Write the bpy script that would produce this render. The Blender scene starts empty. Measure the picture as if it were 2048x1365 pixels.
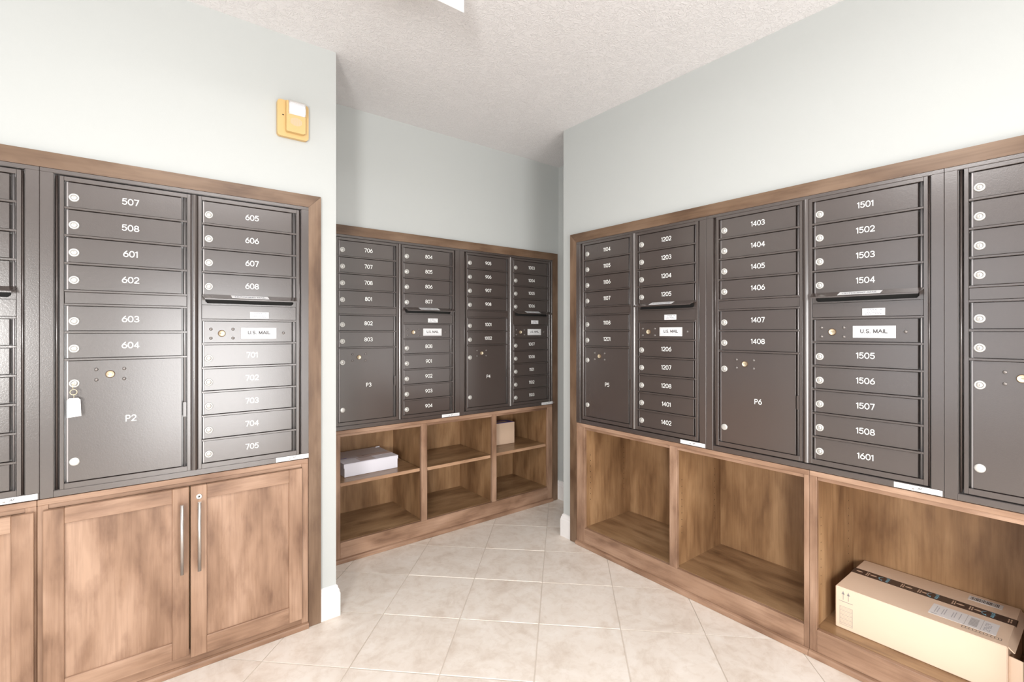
import bpy, bmesh, math, random
from mathutils import Vector, Matrix
random.seed(7)
C = bpy.context.scene.collection
CZ = 1.228                      # camera height above the floor
CEIL = CZ + 1.207
YL, YM, XR = 2.0936, 2.5638, 2.0142      # front planes of the mailbox flanges
WL, WM, WR = 2.1116, 2.5818, 2.0322      # wall planes
XC, YC, XN = 0.6874, 2.0904, 2.4587      # left outer corner, right outer corner, niche wall
XE, YF = -2.3, -1.9                      # entry wall, front wall (behind the camera)

# ---------------------------------------------------------------- camera, world, lights
cam_d = bpy.data.cameras.new('camera'); cam = bpy.data.objects.new('camera', cam_d); C.objects.link(cam)
cam_d.sensor_width = 36; cam_d.lens = 963.9 * 36 / 2048; cam_d.shift_y = -19.2 / 2048
cam_d.clip_start = 0.02; cam_d.clip_end = 100
cam.location = (0, 0, CZ); cam.rotation_euler = (math.pi / 2, 0, math.radians(51.909 - 90))
bpy.context.scene.camera = cam
w = bpy.data.worlds.new('world'); bpy.context.scene.world = w; w.use_nodes = True
w.node_tree.nodes['Background'].inputs[0].default_value = (0.86, 0.93, 1.0, 1)
w.node_tree.nodes['Background'].inputs[1].default_value = 1.0
vs = bpy.context.scene.view_settings
vs.view_transform = 'Standard'; vs.look = 'None'; vs.gamma = 1; vs.use_curve_mapping = False; vs.exposure = -0.12

def area(name, loc, target, sx, sy, power, col, spread=180):
    d = bpy.data.lights.new(name, 'AREA'); d.shape = 'RECTANGLE'; d.size = sx; d.size_y = sy
    d.energy = power; d.color = col; d.spread = math.radians(spread)
    o = bpy.data.objects.new(name, d); C.objects.link(o); o.location = loc
    o.rotation_euler = (Vector(target) - Vector(loc)).to_track_quat('-Z', 'Y').to_euler()
    return o
area('door_daylight', (0.72, YF - 0.05, 0.82), (0.72, 0, 0.82), 1.36, 1.50, 64, (1.0, 0.985, 0.97))
area('added_side_window_fill', (-1.40, YF - 0.06, 1.35), (-1.40, 0, 1.35), 0.50, 0.80, 8, (1.0, 0.98, 0.95))  # added source, meant to throw stile shadows onto the cubby backs
area('added_window_fill', (XE - 0.06, 1.10, 1.30), (0, 1.10, 1.30), 1.4, 1.9, 12, (0.95, 0.97, 1.0))  # added fill through an invented window in the entry wall
area('photographer_flash', (-1.30, -1.15, 1.10), (2.0, 1.1, 1.05), 0.45, 0.60, 86, (1.0, 0.985, 0.96))
area('added_lamp_fill', (0.50, 0.60, CEIL - 0.09), (0.50, 0.60, 0), 0.9, 0.5, 25, (1.0, 0.975, 0.965))  # added downward fill, brightens the floor from an invented lamp

# ---------------------------------------------------------------- materials
def mat(name):
    m = bpy.data.materials.new(name); m.use_nodes = True
    nt = m.node_tree; b = nt.nodes['Principled BSDF']
    return m, nt, b
def N(nt, t, **kw):
    n = nt.nodes.new(t)
    for k, v in kw.items(): setattr(n, k, v)
    return n
def lk(nt, a, b): nt.links.new(a, b)
def coords(nt, scale, rnd=True):
    tc = N(nt, 'ShaderNodeTexCoord'); mp = N(nt, 'ShaderNodeMapping'); mp.inputs['Scale'].default_value = scale
    if rnd:
        oi = N(nt, 'ShaderNodeObjectInfo'); mu = N(nt, 'ShaderNodeVectorMath', operation='SCALE')
        mu.inputs[0].default_value = (13.1, 7.7, 9.3); lk(nt, oi.outputs['Random'], mu.inputs['Scale'])
        ad = N(nt, 'ShaderNodeVectorMath', operation='ADD')
        lk(nt, tc.outputs['Object'], ad.inputs[0]); lk(nt, mu.outputs[0], ad.inputs[1])
        lk(nt, ad.outputs[0], mp.inputs['Vector'])
    else: lk(nt, tc.outputs['Object'], mp.inputs['Vector'])
    return mp.outputs[0]
def noise(nt, vec, scale, detail=4, rough=0.5, dist=0.0):
    n = N(nt, 'ShaderNodeTexNoise'); n.inputs['Scale'].default_value = scale; n.inputs['Detail'].default_value = detail
    n.inputs['Roughness'].default_value = rough; n.inputs['Distortion'].default_value = dist
    lk(nt, vec, n.inputs['Vector']); return n.outputs['Fac']
def ramp(nt, fac, stops):
    r = N(nt, 'ShaderNodeValToRGB'); e = r.color_ramp.elements
    e[0].position, e[0].color = stops[0][0], (*stops[0][1], 1); e[1].position, e[1].color = stops[-1][0], (*stops[-1][1], 1)
    for p, c in stops[1:-1]:
        q = e.new(p); q.color = (*c, 1)
    lk(nt, fac, r.inputs[0]); return r.outputs[0]
def mix(nt, fac, a, b, mode='MIX'):
    m = N(nt, 'ShaderNodeMix', data_type='RGBA', blend_type=mode)
    if isinstance(fac, float): m.inputs[0].default_value = fac
    else: lk(nt, fac, m.inputs[0])
    for s, v in ((m.inputs[6], a), (m.inputs[7], b)):
        if isinstance(v, tuple): s.default_value = (*v, 1)
        else: lk(nt, v, s)
    return m.outputs[2]
def bump(nt, b, h, strength, dist):
    n = N(nt, 'ShaderNodeBump'); n.inputs['Strength'].default_value = strength; n.inputs['Distance'].default_value = dist
    lk(nt, h, n.inputs['Height']); lk(nt, n.outputs[0], b.inputs['Normal'])
def plain(name, col, rough=0.5, metal=0.0, spec=0.5):
    m, nt, b = mat(name); b.inputs['Base Color'].default_value = (*col, 1)
    b.inputs['Roughness'].default_value = rough; b.inputs['Metallic'].default_value = metal
    b.inputs['Specular IOR Level'].default_value = spec
    v = coords(nt, (1, 1, 1)); f = noise(nt, v, 9, 3)
    lk(nt, mix(nt, f, tuple(c * 0.94 for c in col), tuple(min(1, c * 1.05) for c in col)), b.inputs['Base Color'])
    return m

def m_wall():
    m, nt, b = mat('wall_paint'); v = coords(nt, (1, 1, 1), False)
    f = noise(nt, v, 0.8, 2)
    lk(nt, mix(nt, f, (0.478, 0.496, 0.488), (0.502, 0.518, 0.508)), b.inputs['Base Color'])
    b.inputs['Roughness'].default_value = 0.62; b.inputs['Specular IOR Level'].default_value = 0.35
    bump(nt, b, noise(nt, v, 260, 3), 0.12, 0.001); return m
def m_ceiling():
    m, nt, b = mat('ceiling_texture'); v = coords(nt, (1, 1, 1), False)
    b.inputs['Base Color'].default_value = (0.76, 0.742, 0.745, 1); b.inputs['Roughness'].default_value = 0.85
    a = noise(nt, v, 34, 3, 0.55, 1.6)
    r = ramp(nt, a, [(0.44, (0, 0, 0)), (0.50, (1, 1, 1)), (0.56, (0.15, 0.15, 0.15))])
    c = noise(nt, v, 120, 3)
    h = N(nt, 'ShaderNodeMath', operation='MULTIPLY_ADD'); lk(nt, c, h.inputs[0]); h.inputs[1].default_value = 0.35; lk(nt, r, h.inputs[2])
    bump(nt, b, h.outputs[0], 0.42, 0.006); return m
def m_wood(name, grain, tone=1.0, blot=1.0, rough=0.42, tint=(1.0, 0.99, 0.98)):
    # grain: 0 = along x, 2 = along z, 1 = along y (shelf boards: blotchy)
    m, nt, b = mat(name)
    sc = [1, 1, 1]
    for i in range(3):
        if i != grain: sc[i] = 22
    v = coords(nt, tuple(sc)); v2 = coords(nt, tuple(1.0 + (s > 1) * 2.2 for s in sc))
    fine = noise(nt, v, 5.0, 6, 0.6, 0.35)
    big = noise(nt, v2, 3.0, 3, 0.5, 0.25)
    c1 = ramp(nt, big, [(0.30, (0.225, 0.128, 0.074)), (0.5, (0.350, 0.216, 0.133)), (0.72, (0.470, 0.310, 0.205))])
    c2 = ramp(nt, fine, [(0.32, (0.80, 0.77, 0.75)), (0.55, (1, 1, 1)), (0.75, (1.06, 1.05, 1.03))])
    col = mix(nt, 0.85, c1, c2, 'MULTIPLY')
    blots = noise(nt, v2, 6.0, 4, 0.6)
    dk = ramp(nt, blots, [(0.28, (0.62, 0.56, 0.54)), (0.50, (1, 1, 1))])
    col = mix(nt, 0.55 * blot, col, dk, 'MULTIPLY')
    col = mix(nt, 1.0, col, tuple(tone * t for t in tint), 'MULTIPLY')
    lk(nt, col, b.inputs['Base Color']); b.inputs['Roughness'].default_value = rough
    b.inputs['Specular IOR Level'].default_value = 0.4
    b.inputs['Coat Weight'].default_value = 0.12; b.inputs['Coat Roughness'].default_value = 0.3
    bump(nt, b, fine, 0.10, 0.001); return m
def m_metal():
    m, nt, b = mat('bronze_powder_coat'); v = coords(nt, (1, 1, 1), False)
    f = noise(nt, v, 3.0, 3)
    lk(nt, mix(nt, f, (0.054, 0.040, 0.036), (0.066, 0.050, 0.044)), b.inputs['Base Color'])
    b.inputs['Roughness'].default_value = 0.26; b.inputs['Specular IOR Level'].default_value = 1.0
    b.inputs['Coat Weight'].default_value = 0.8; b.inputs['Coat Roughness'].default_value = 0.20
    n1 = noise(nt, v, 230, 2, 0.55, 0.8)
    bump(nt, b, n1, 0.60, 0.0003); return m
def m_tile():
    m, nt, b = mat('beige_ceramic_tile'); v = coords(nt, (1, 1, 1))
    a = noise(nt, v, 6.5, 6, 0.62, 0.8)
    c = ramp(nt, a, [(0.30, (0.71, 0.62, 0.54)), (0.48, (0.82, 0.745, 0.67)), (0.66, (0.87, 0.81, 0.745))])
    s = noise(nt, v, 26, 5, 0.65, 0.5)
    c = mix(nt, 0.35, c, ramp(nt, s, [(0.36, (0.80, 0.74, 0.68)), (0.52, (1, 1, 1))]), 'MULTIPLY')
    lk(nt, c, b.inputs['Base Color']); b.inputs['Roughness'].default_value = 0.38
    b.inputs['Specular IOR Level'].default_value = 0.45
    bump(nt, b, s, 0.25, 0.002); return m
def m_card(name, col):
    m, nt, b = mat(name); v = coords(nt, (1, 1, 1))
    f = noise(nt, v, 4, 4); lk(nt, mix(nt, f, tuple(c * 0.95 for c in col), col), b.inputs['Base Color'])
    b.inputs['Roughness'].default_value = 0.75; bump(nt, b, noise(nt, coords(nt, (3, 60, 3)), 10, 2), 0.08, 0.001); return m

WALL = m_wall(); CEILM = m_ceiling(); METAL = m_metal(); TILE = m_tile()
WV = m_wood('wood_vertical_grain', 2, 0.97, 1.35, 0.42, (1.0, 0.985, 1.04)); WH = m_wood('wood_horizontal_grain', 0, 0.97, 1.2, 0.42, (1.0, 0.985, 1.04))
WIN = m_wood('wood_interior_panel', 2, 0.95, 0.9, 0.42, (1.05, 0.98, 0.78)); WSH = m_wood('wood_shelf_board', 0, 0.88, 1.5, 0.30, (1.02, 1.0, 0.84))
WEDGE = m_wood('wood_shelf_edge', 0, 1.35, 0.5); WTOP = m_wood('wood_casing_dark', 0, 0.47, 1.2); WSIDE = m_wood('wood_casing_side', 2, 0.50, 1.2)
WHITE = plain('white_trim_paint', (0.80, 0.78, 0.77), 0.4); GROUT = plain('pale_grout', (0.70, 0.63, 0.56), 0.9)
INK = plain('white_ink', (0.90, 0.90, 0.88), 0.5); DARKINK = plain('dark_print', (0.07, 0.065, 0.07), 0.6); GREYINK = plain('grey_print', (0.34, 0.32, 0.31), 0.7)
BLACK = plain('slot_black', (0.012, 0.011, 0.010), 0.8); CHROME = plain('satin_nickel', (0.78, 0.77, 0.75), 0.28, 0.85)
LOCKF = plain('lock_face_nickel', (0.66, 0.65, 0.62), 0.35, 0.45); LOCKD = plain('lock_ring_grey', (0.26, 0.25, 0.24), 0.5, 0.4)
RIV = plain('rivet_metal', (0.22, 0.20, 0.19), 0.35, 0.6); EDGE = plain('bright_rolled_edge', (0.33, 0.31, 0.31), 0.32, 0.6); STEEL = plain('brushed_steel_handle', (0.56, 0.53, 0.50), 0.36, 0.9); BRASS = plain('brass', (0.82, 0.70, 0.50), 0.3, 0.6); BRONZE = plain('dark_bronze_rim', (0.14, 0.08, 0.04), 0.4, 0.5)
PRINT = plain('mid_grey_print', (0.27, 0.27, 0.31), 0.7); STICK = plain('white_label', (0.80, 0.80, 0.81), 0.45); PALEPR = plain('pale_print', (0.50, 0.50, 0.53), 0.7)
CARD = m_card('kraft_cardboard', (0.79, 0.61, 0.465)); CARDW = m_card('white_cardboard', (0.80, 0.79, 0.86)); CARDB = m_card('light_brown_cardboard', (0.66, 0.48, 0.35))
TAPE = plain('dark_printed_tape', (0.055, 0.035, 0.03), 0.3); BLUE = plain('light_blue_print', (0.28, 0.62, 0.80), 0.5); CLEAR = plain('clear_tape', (0.62, 0.56, 0.60), 0.2)
PURPLE = plain('violet_print', (0.16, 0.13, 0.42), 0.5); YEL = plain('yellowed_plastic', (0.62, 0.42, 0.18), 0.45); GRYP = plain('grey_plastic_side', (0.52, 0.46, 0.40), 0.5)
LENS = plain('strobe_lens', (0.85, 0.85, 0.88), 0.08, 0.3); WINFR = plain('window_frame_white', (0.82, 0.82, 0.80), 0.4)

# ---------------------------------------------------------------- mesh helpers
class B:
    def __init__(s): s.bm = bmesh.new(); s.mats = []
    def mi(s, m):
        if m not in s.mats: s.mats.append(m)
        return s.mats.index(m)
    def box(s, x0, x1, y0, y1, z0, z1, m, bev=0.0):
        i = s.mi(m); vs = [s.bm.verts.new((x, y, z)) for x in (x0, x1) for y in (y0, y1) for z in (z0, z1)]
        fs = [s.bm.faces.new([vs[a] for a in q]) for q in ((0, 1, 3, 2), (4, 6, 7, 5), (0, 4, 5, 1), (2, 3, 7, 6), (0, 2, 6, 4), (1, 5, 7, 3))]
        for f in fs: f.material_index = i
        if bev > 0:
            es = list({e for f in fs for e in f.edges})
            r = bmesh.ops.bevel(s.bm, geom=es, offset=bev, segments=1, affect='EDGES', profile=0.5)
            for f in r['faces']: f.material_index = i
        return s
    def prism(s, pts, y0, y1, m, axis='y'):
        # polygon in (x,z) extruded along y (axis='y'), or polygon in (y,z) along x, or (x,y) along z
        i = s.mi(m)
        def P(a, b, t): return {'y': (a, t, b), 'x': (t, a, b), 'z': (a, b, t)}[axis]
        A = [s.bm.verts.new(P(a, b, y0)) for a, b in pts]; D = [s.bm.verts.new(P(a, b, y1)) for a, b in pts]
        n = len(pts); fs = [s.bm.faces.new(A), s.bm.faces.new(D[::-1])]
        for k in range(n): fs.append(s.bm.faces.new((A[k], D[k], D[(k + 1) % n], A[(k + 1) % n])))
        for f in fs: f.material_index = i
        return s
    def lathe(s, prof, cx, cz, m, n=20, ms=None, smooth=True):
        # profile of (radius, y) about the y axis through (cx, cz)
        rings = []
        for r, y in prof:
            if r < 1e-7: rings.append([s.bm.verts.new((cx, y, cz))] * n)
            else: rings.append([s.bm.verts.new((cx + r * math.cos(2 * math.pi * k / n), y, cz + r * math.sin(2 * math.pi * k / n))) for k in range(n)])
        for j in range(len(rings) - 1):
            i = s.mi(ms[j] if ms else m)
            for k in range(n):
                q = [rings[j][k], rings[j][(k + 1) % n], rings[j + 1][(k + 1) % n], rings[j + 1][k]]
                u = []
                for v in q:
                    if v not in u: u.append(v)
                if len(u) > 2:
                    f = s.bm.faces.new(u); f.material_index = i; f.smooth = smooth
        return s
    def tube(s, pts, r, m, n=10, caps=True):
        i = s.mi(m); rings = []; pts = [Vector(p) for p in pts]
        for j, p in enumerate(pts):
            d = (pts[min(j + 1, len(pts) - 1)] - pts[max(j - 1, 0)]).normalized()
            a = d.orthogonal().normalized()
            if rings:
                a = (last - d * last.dot(d)).normalized()
            last = a; c = d.cross(a)
            rings.append([s.bm.verts.new(p + r * (a * math.cos(2 * math.pi * k / n) + c * math.sin(2 * math.pi * k / n))) for k in range(n)])
        for j in range(len(rings) - 1):
            for k in range(n):
                f = s.bm.faces.new((rings[j][k], rings[j][(k + 1) % n], rings[j + 1][(k + 1) % n], rings[j + 1][k])); f.material_index = i; f.smooth = True
        if caps:
            for q in (rings[0], rings[-1]): s.bm.faces.new(q).material_index = i
        return s
    def flat(s, pts, m):
        f = s.bm.faces.new([s.bm.verts.new(p) for p in pts]); f.material_index = s.mi(m); return s
    def mesh(s, name):
        bmesh.ops.recalc_face_normals(s.bm, faces=s.bm.faces)
        me = bpy.data.meshes.new(name); s.bm.to_mesh(me); s.bm.free()
        for m in s.mats: me.materials.append(m)
        return me
def link(name, me, parent=None, loc=(0, 0, 0), label=None, kind=None):
    o = bpy.data.objects.new(name, me); C.objects.link(o); o.location = loc
    if parent: o.parent = parent
    if label: o['label'] = label
    if kind: o['kind'] = kind
    return o
def part(name, b, parent=None, label=None, kind=None, loc=(0, 0, 0)): return link(name, b.mesh(name), parent, loc, label, kind)
def thing(name, label, cat, loc=(0, 0, 0), rz=0.0, group=None):
    o = bpy.data.objects.new(name, None); C.objects.link(o); o.location = loc; o.rotation_euler = (0, 0, rz); o.empty_display_size = 0.1
    o['label'] = label; o['category'] = cat
    if group: o['group'] = group
    return o
def struct(name, b, label=None):
    o = part(name, b); o['kind'] = 'structure'
    if label: o['label'] = label
    return o

# stroke lettering (white silkscreen numbers)
def arc(cx, cz, rx, rz, a0, a1, n=12):
    return [(cx + rx * math.cos(math.radians(a0 + (a1 - a0) * k / n)), cz + rz * math.sin(math.radians(a0 + (a1 - a0) * k / n))) for k in range(n + 1)]
GL = {
 '0': (0.74, [arc(.37, .5, .33, .46, 0, 360, 24)]),
 '1': (0.34, [[(.04, .80), (.24, .93), (.24, .04)]]),
 '2': (0.70, [arc(.34, .69, .29, .27, 165, -35, 12) + [(.05, .05), (.66, .05)]]),
 '3': (0.70, [arc(.34, .72, .27, .24, 150, -90, 12) + arc(.34, .27, .31, .23, 90, -150, 12)]),
 '4': (0.74, [[(.54, .04), (.54, .95), (.05, .28), (.70, .28)]]),
 '5': (0.70, [[(.60, .95), (.14, .95), (.10, .53)] + arc(.33, .34, .31, .29, 130, -145, 14)]),
 '6': (0.72, [arc(.37, .33, .31, .28, 0, 360, 20), [(.10, .46), (.17, .62), (.30, .78), (.50, .96)]]),
 '7': (0.68, [[(.04, .95), (.63, .95), (.28, .04)]]),
 '8': (0.72, [arc(.36, .72, .25, .23, 0, 360, 18), arc(.36, .27, .31, .23, 0, 360, 18)]),
 '9': (0.72, [arc(.35, .67, .31, .28, 0, 360, 20), [(.62, .54), (.55, .38), (.42, .22), (.22, .04)]]),
 'U': (0.78, [[(.06, .96), (.06, .36)] + arc(.37, .34, .31, .30, 180, 360, 12)[1:] + [(.68, .96)]]),
 'S': (0.72, [arc(.36, .71, .27, .25, 35, 270, 12) + arc(.36, .27, .30, .23, 90, -150, 12)[1:]]),
 'M': (0.92, [[(.06, .04), (.06, .96), (.44, .10), (.82, .96), (.82, .04)]]),
 'A': (0.86, [[(.03, .04), (.42, .96), (.81, .04)], [(.17, .34), (.67, .34)]]),
 'I': (0.16, [[(.06, .04), (.06, .96)]]), 'L': (0.64, [[(.06, .96), (.06, .04), (.60, .04)]]),
 'O': (0.94, [arc(.46, .5, .42, .46, 0, 360, 24)]), 'T': (0.74, [[(.02, .96), (.70, .96)], [(.36, .96), (.36, .04)]]),
 'G': (0.92, [arc(.46, .5, .42, .46, 40, 345, 20) + [(.86, .48), (.50, .48)]]), 'N': (0.80, [[(.06, .04), (.06, .96), (.70, .04), (.70, .96)]]),
 '.': (0.18, [[(.06, .04), (.09, .05)]]), ' ': (0.34, []),
 'P': (0.70, [[(.08, .04), (.08, .95), (.38, .95)] + arc(.38, .70, .26, .25, 90, -90, 10) + [(.08, .45)]]),
}
def strokes(b, txt, h, sw, sx, m, M=None):
    """flat rounded stroke lettering centred in the local x-z plane; each stroke sits a hair proud of the last"""
    W = sum(GL[c][0] for c in txt) + 0.13 * (len(txt) - 1); x = -W / 2; r = sw / 2; lay = 0
    def put(pts):
        b.flat([(M @ Vector(p)) if M else p for p in pts], m)
    for c in txt:
        wd, paths = GL[c]; runs = []
        for p in paths:
            q = [Vector(((x + a) * sx, (z - .5) * h)) for a, z in p]; cur = [q[0]]
            for k in range(1, len(q)):
                if (q[k] - cur[-1]).length < 1e-6: continue
                if len(cur) > 1 and (cur[-1] - cur[-2]).normalized().dot((q[k] - cur[-1]).normalized()) < .45: runs.append(cur); cur = [cur[-1]]
                cur.append(q[k])
            runs.append(cur)
        for q in runs:
            closed = (q[0] - q[-1]).length < 1e-6
            y = -.00004 * (lay % 8); lay += 1; A, D = [], []; n = len(q)
            for k in range(n):
                d0 = (q[k] - q[k - 1]).normalized() if k else ((q[0] - q[-2]).normalized() if closed else None)
                d1 = (q[k + 1] - q[k]).normalized() if k < n - 1 else ((q[1] - q[0]).normalized() if closed else None)
                d0 = d0 or d1; d1 = d1 or d0
                n0 = Vector((-d0.y, d0.x)); n1 = Vector((-d1.y, d1.x)); m_ = (n0 + n1) / (1 + n0.dot(n1)) * r
                A.append(q[k] + m_); D.append(q[k] - m_)
            for k in range(n - 1): put([(A[k].x, y, A[k].y), (D[k].x, y, D[k].y), (D[k + 1].x, y, D[k + 1].y), (A[k + 1].x, y, A[k + 1].y)])
            if not closed:
                for t, d in ((q[0], q[0] - q[1]), (q[-1], q[-1] - q[-2])):
                    a0 = math.atan2(d.y, d.x) - math.pi / 2
                    put([(t.x + r * math.cos(a0 + math.pi * j / 6), y, t.y + r * math.sin(a0 + math.pi * j / 6)) for j in range(7)])
        x += wd + 0.13
_num = {}
def number_mesh(txt):
    if txt not in _num:
        b = B(); strokes(b, txt, .0208, .0029, .0190, INK); _num[txt] = b.mesh('number')
    return _num[txt]
_txt = {}
def text_bm(b, txt, h, m, M, shear=0.0, track=1.0, bold=0.0):
    """adds flat built-in-font lettering, cap height h, centred, in the local x-z plane moved by matrix M"""
    key = (txt, shear, track, bold)
    if key not in _txt:
        cu = bpy.data.curves.new('lettering', 'FONT'); cu.body = txt; cu.size = 1.0; cu.shear = shear; cu.space_character = track; cu.offset = bold; cu.resolution_u = 3
        ob = bpy.data.objects.new('lettering', cu); C.objects.link(ob)
        dg = bpy.context.evaluated_depsgraph_get(); me = bpy.data.meshes.new_from_object(ob.evaluated_get(dg))
        vs_ = [tuple(v.co[:2]) for v in me.vertices]; fs_ = [tuple(p.vertices) for p in me.polygons]
        bpy.data.objects.remove(ob); bpy.data.curves.remove(cu); bpy.data.meshes.remove(me); _txt[key] = (vs_, fs_)
    vs_, fs_ = _txt[key]; x0 = min(v[0] for v in vs_); x1 = max(v[0] for v in vs_)
    k = h / 0.73; i = b.mi(m)
    V = [b.bm.verts.new(M @ Vector(((v[0] - (x0 + x1) / 2) * k, 0, (v[1] - 0.365) * k))) for v in vs_]
    for f in fs_:
        try: q = b.bm.faces.new([V[a] for a in f]); q.material_index = i
        except ValueError: pass
    return (x1 - x0) * k

# ---------------------------------------------------------------- room shell
FL = struct('floor', B().box(XE, 2.70, YF, 2.75, -0.12, -0.004, GROUT), 'pale grout bed under the diagonal beige floor tiles')
room = [(XE + .001, YF + .001), (WR - .001, YF + .001), (WR - .001, YC), (XN - .001, YC + .001), (XN - .001, WM - .001), (XC + .001, WM - .001), (XC + .001, WL - .001), (XE + .001, WL - .001)]
def clip(poly, hp):
    for (px, py), (nx, ny) in hp:
        out = []
        for k in range(len(poly)):
            a, c = poly[k], poly[(k + 1) % len(poly)]
            da = (a[0] - px) * nx + (a[1] - py) * ny; dc = (c[0] - px) * nx + (c[1] - py) * ny
            if da >= 0: out.append(a)
            if (da >= 0) != (dc >= 0):
                t = da / (da - dc); out.append((a[0] + (c[0] - a[0]) * t, a[1] + (c[1] - a[1]) * t))
        poly = out
        if len(poly) < 3: return []
    return poly
vj = Vector((0.2352, 0.2421)); vi = Vector((0.2421, -0.2352)); o0 = Vector((0.6161, 1.75)); g = 0.0018
dj, di = vj.normalized(), vi.normalized(); tile_me = None
def area_of(p): return abs(sum(p[k][0] * p[(k + 1) % len(p)][1] - p[(k + 1) % len(p)][0] * p[k][1] for k in range(len(p)))) / 2
def inside(p):
    r = False
    for k in range(len(room)):
        a, c = room[k], room[(k + 1) % len(room)]
        if (a[1] > p[1]) != (c[1] > p[1]) and p[0] < (c[0] - a[0]) * (p[1] - a[1]) / (c[1] - a[1]) + a[0]: r = not r
    return r
for i in range(-14, 16):
    for j in range(-16, 12):
        c0 = o0 + vi * i + vj * j
        a = c0 + di * g + dj * g; s = vi.length - 2 * g
        q = [a, a + di * s, a + di * s + dj * s, a + dj * s]
        cen = c0 + (vi + vj) / 2
        hp = [((q[0].x, q[0].y), (dj.x, dj.y)), ((q[0].x, q[0].y), (di.x, di.y)), ((q[2].x, q[2].y), (-dj.x, -dj.y)), ((q[2].x, q[2].y), (-di.x, -di.y))]
        full = all(inside(v) for v in q) and all(inside((q[k] + q[(k + 1) % 4]) / 2) for k in range(4))
        if full:
            if tile_me is None:
                b = B(); t = di * s / 2; u = dj * s / 2
                top = [(-t - u), (t - u), (t + u), (-t + u)]
                bb = B(); bb.prism([tuple(v) for v in top], -0.012, 0.0, TILE, 'z')
                es = [e for e in bb.bm.edges if all(v.co.z > -1e-5 for v in e.verts)]
                bmesh.ops.bevel(bb.bm, geom=es, offset=0.0018, segments=1, affect='EDGES')
                tile_me = bb.mesh('floor_tile')
            o = link('floor_tile', tile_me, FL, (cen.x, cen.y, random.uniform(-0.0004, 0.0003)))
            o.rotation_euler = (0, 0, 0)
        else:
            p = clip(room, hp)
            if len(p) > 2 and area_of(p) > 4e-4:
                bb = B(); bb.prism([(v[0] - cen.x, v[1] - cen.y) for v in p], -0.012, 0.0, TILE, 'z'); o = part('floor_tile', bb, FL); o.location = (cen.x, cen.y, 0)

struct('ceiling', B().box(XE - .1, 2.70, YF - .1, 2.75, CEIL, CEIL + 0.1, CEILM))
ZO = CZ + 0.5455                      # wall openings end behind the top casing
def wall_opening(b, x0, x1, y0, y1, ox0, ox1):
    b.box(x0, ox0, y0, y1, 0, ZO, WALL); b.box(ox1, x1, y0, y1, 0, ZO, WALL); b.box(x0, x1, y0, y1, ZO, CEIL, WALL)
b = B(); wall_opening(b, XE, XC, WL, WM + 0.0, -1.095, 0.602)
b.box(XE, XC, WM, WM + .1, 0, CEIL, WALL)
struct('wall_left', b)
b = B(); wall_opening(b, XC + .0005, XN, WM, WM + 0.44, 0.785, 2.415); b.box(XC + .0005, XN, WM + 0.44, WM + .54, 0, CEIL, WALL)
struct('wall_back', b)
# right wall runs along y
b = B(); b.box(WR, XN, 2.0, YC, 0, CEIL, WALL); b.box(WR, XN, -0.50, 2.0, ZO, CEIL, WALL); b.box(WR, XN, YF, -0.50, 0, CEIL, WALL)
b.box(XN, XN + .1, YF, WM + .54, 0, CEIL, WALL)
struct('wall_right', b)
b = B()  # wall behind the camera with a door opening
b.box(XE, -1.68, YF - .1, YF, 0, CEIL, WALL); b.box(-1.12, 0.02, YF - .1, YF, 0, CEIL, WALL); b.box(-1.68, -1.12, YF - .1, YF, 0, 0.92, WALL); b.box(-1.68, -1.12, YF - .1, YF, 1.78, CEIL, WALL); b.box(1.42, 2.5, YF - .1, YF, 0, CEIL, WALL); b.box(0.02, 1.42, YF - .1, YF, 2.10, CEIL, WALL)
struct('wall_front', b)
b = B()  # entry side wall with an opening for the added window
b.box(XE - .1, XE, YF - .1, 0.38, 0, CEIL, WALL); b.box(XE - .1, XE, 1.82, 2.7, 0, CEIL, WALL)
b.box(XE - .1, XE, 0.38, 1.82, 0, 0.33, WALL); b.box(XE - .1, XE, 0.38, 1.82, 2.27, CEIL, WALL)
struct('wall_entry', b)
b = B()
for x in (0.02, 1.38): b.box(x, x + .04, YF - .1, YF + .015, 0, 2.14, WINFR, .002)
b.box(0.02, 1.42, YF - .1, YF + .015, 2.10, 2.14, WINFR, .002)
struct('door_1', b)
b = B()
for y in (0.38, 1.08, 1.78): b.box(XE - .1, XE + .01, y, y + .04, 0.33, 2.27, WINFR, .002)
for z in (0.33, 2.23): b.box(XE - .1, XE + .01, 0.38, 1.82, z, z + .04, WINFR, .002)
struct('added_window_1', b)  # unseen window, added so the entry-side fill has an opening
b = B()
for x in (-1.68, -1.145): b.box(x, x + .025, YF - .1, YF + .01, 0.92, 1.78, WINFR, .002)
for z in (0.92, 1.755): b.box(-1.68, -1.12, YF - .1, YF + .01, z, z + .025, WINFR, .002)
struct('added_window_2', b)  # unseen second window, added for stile shadows in the cubbies

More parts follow.
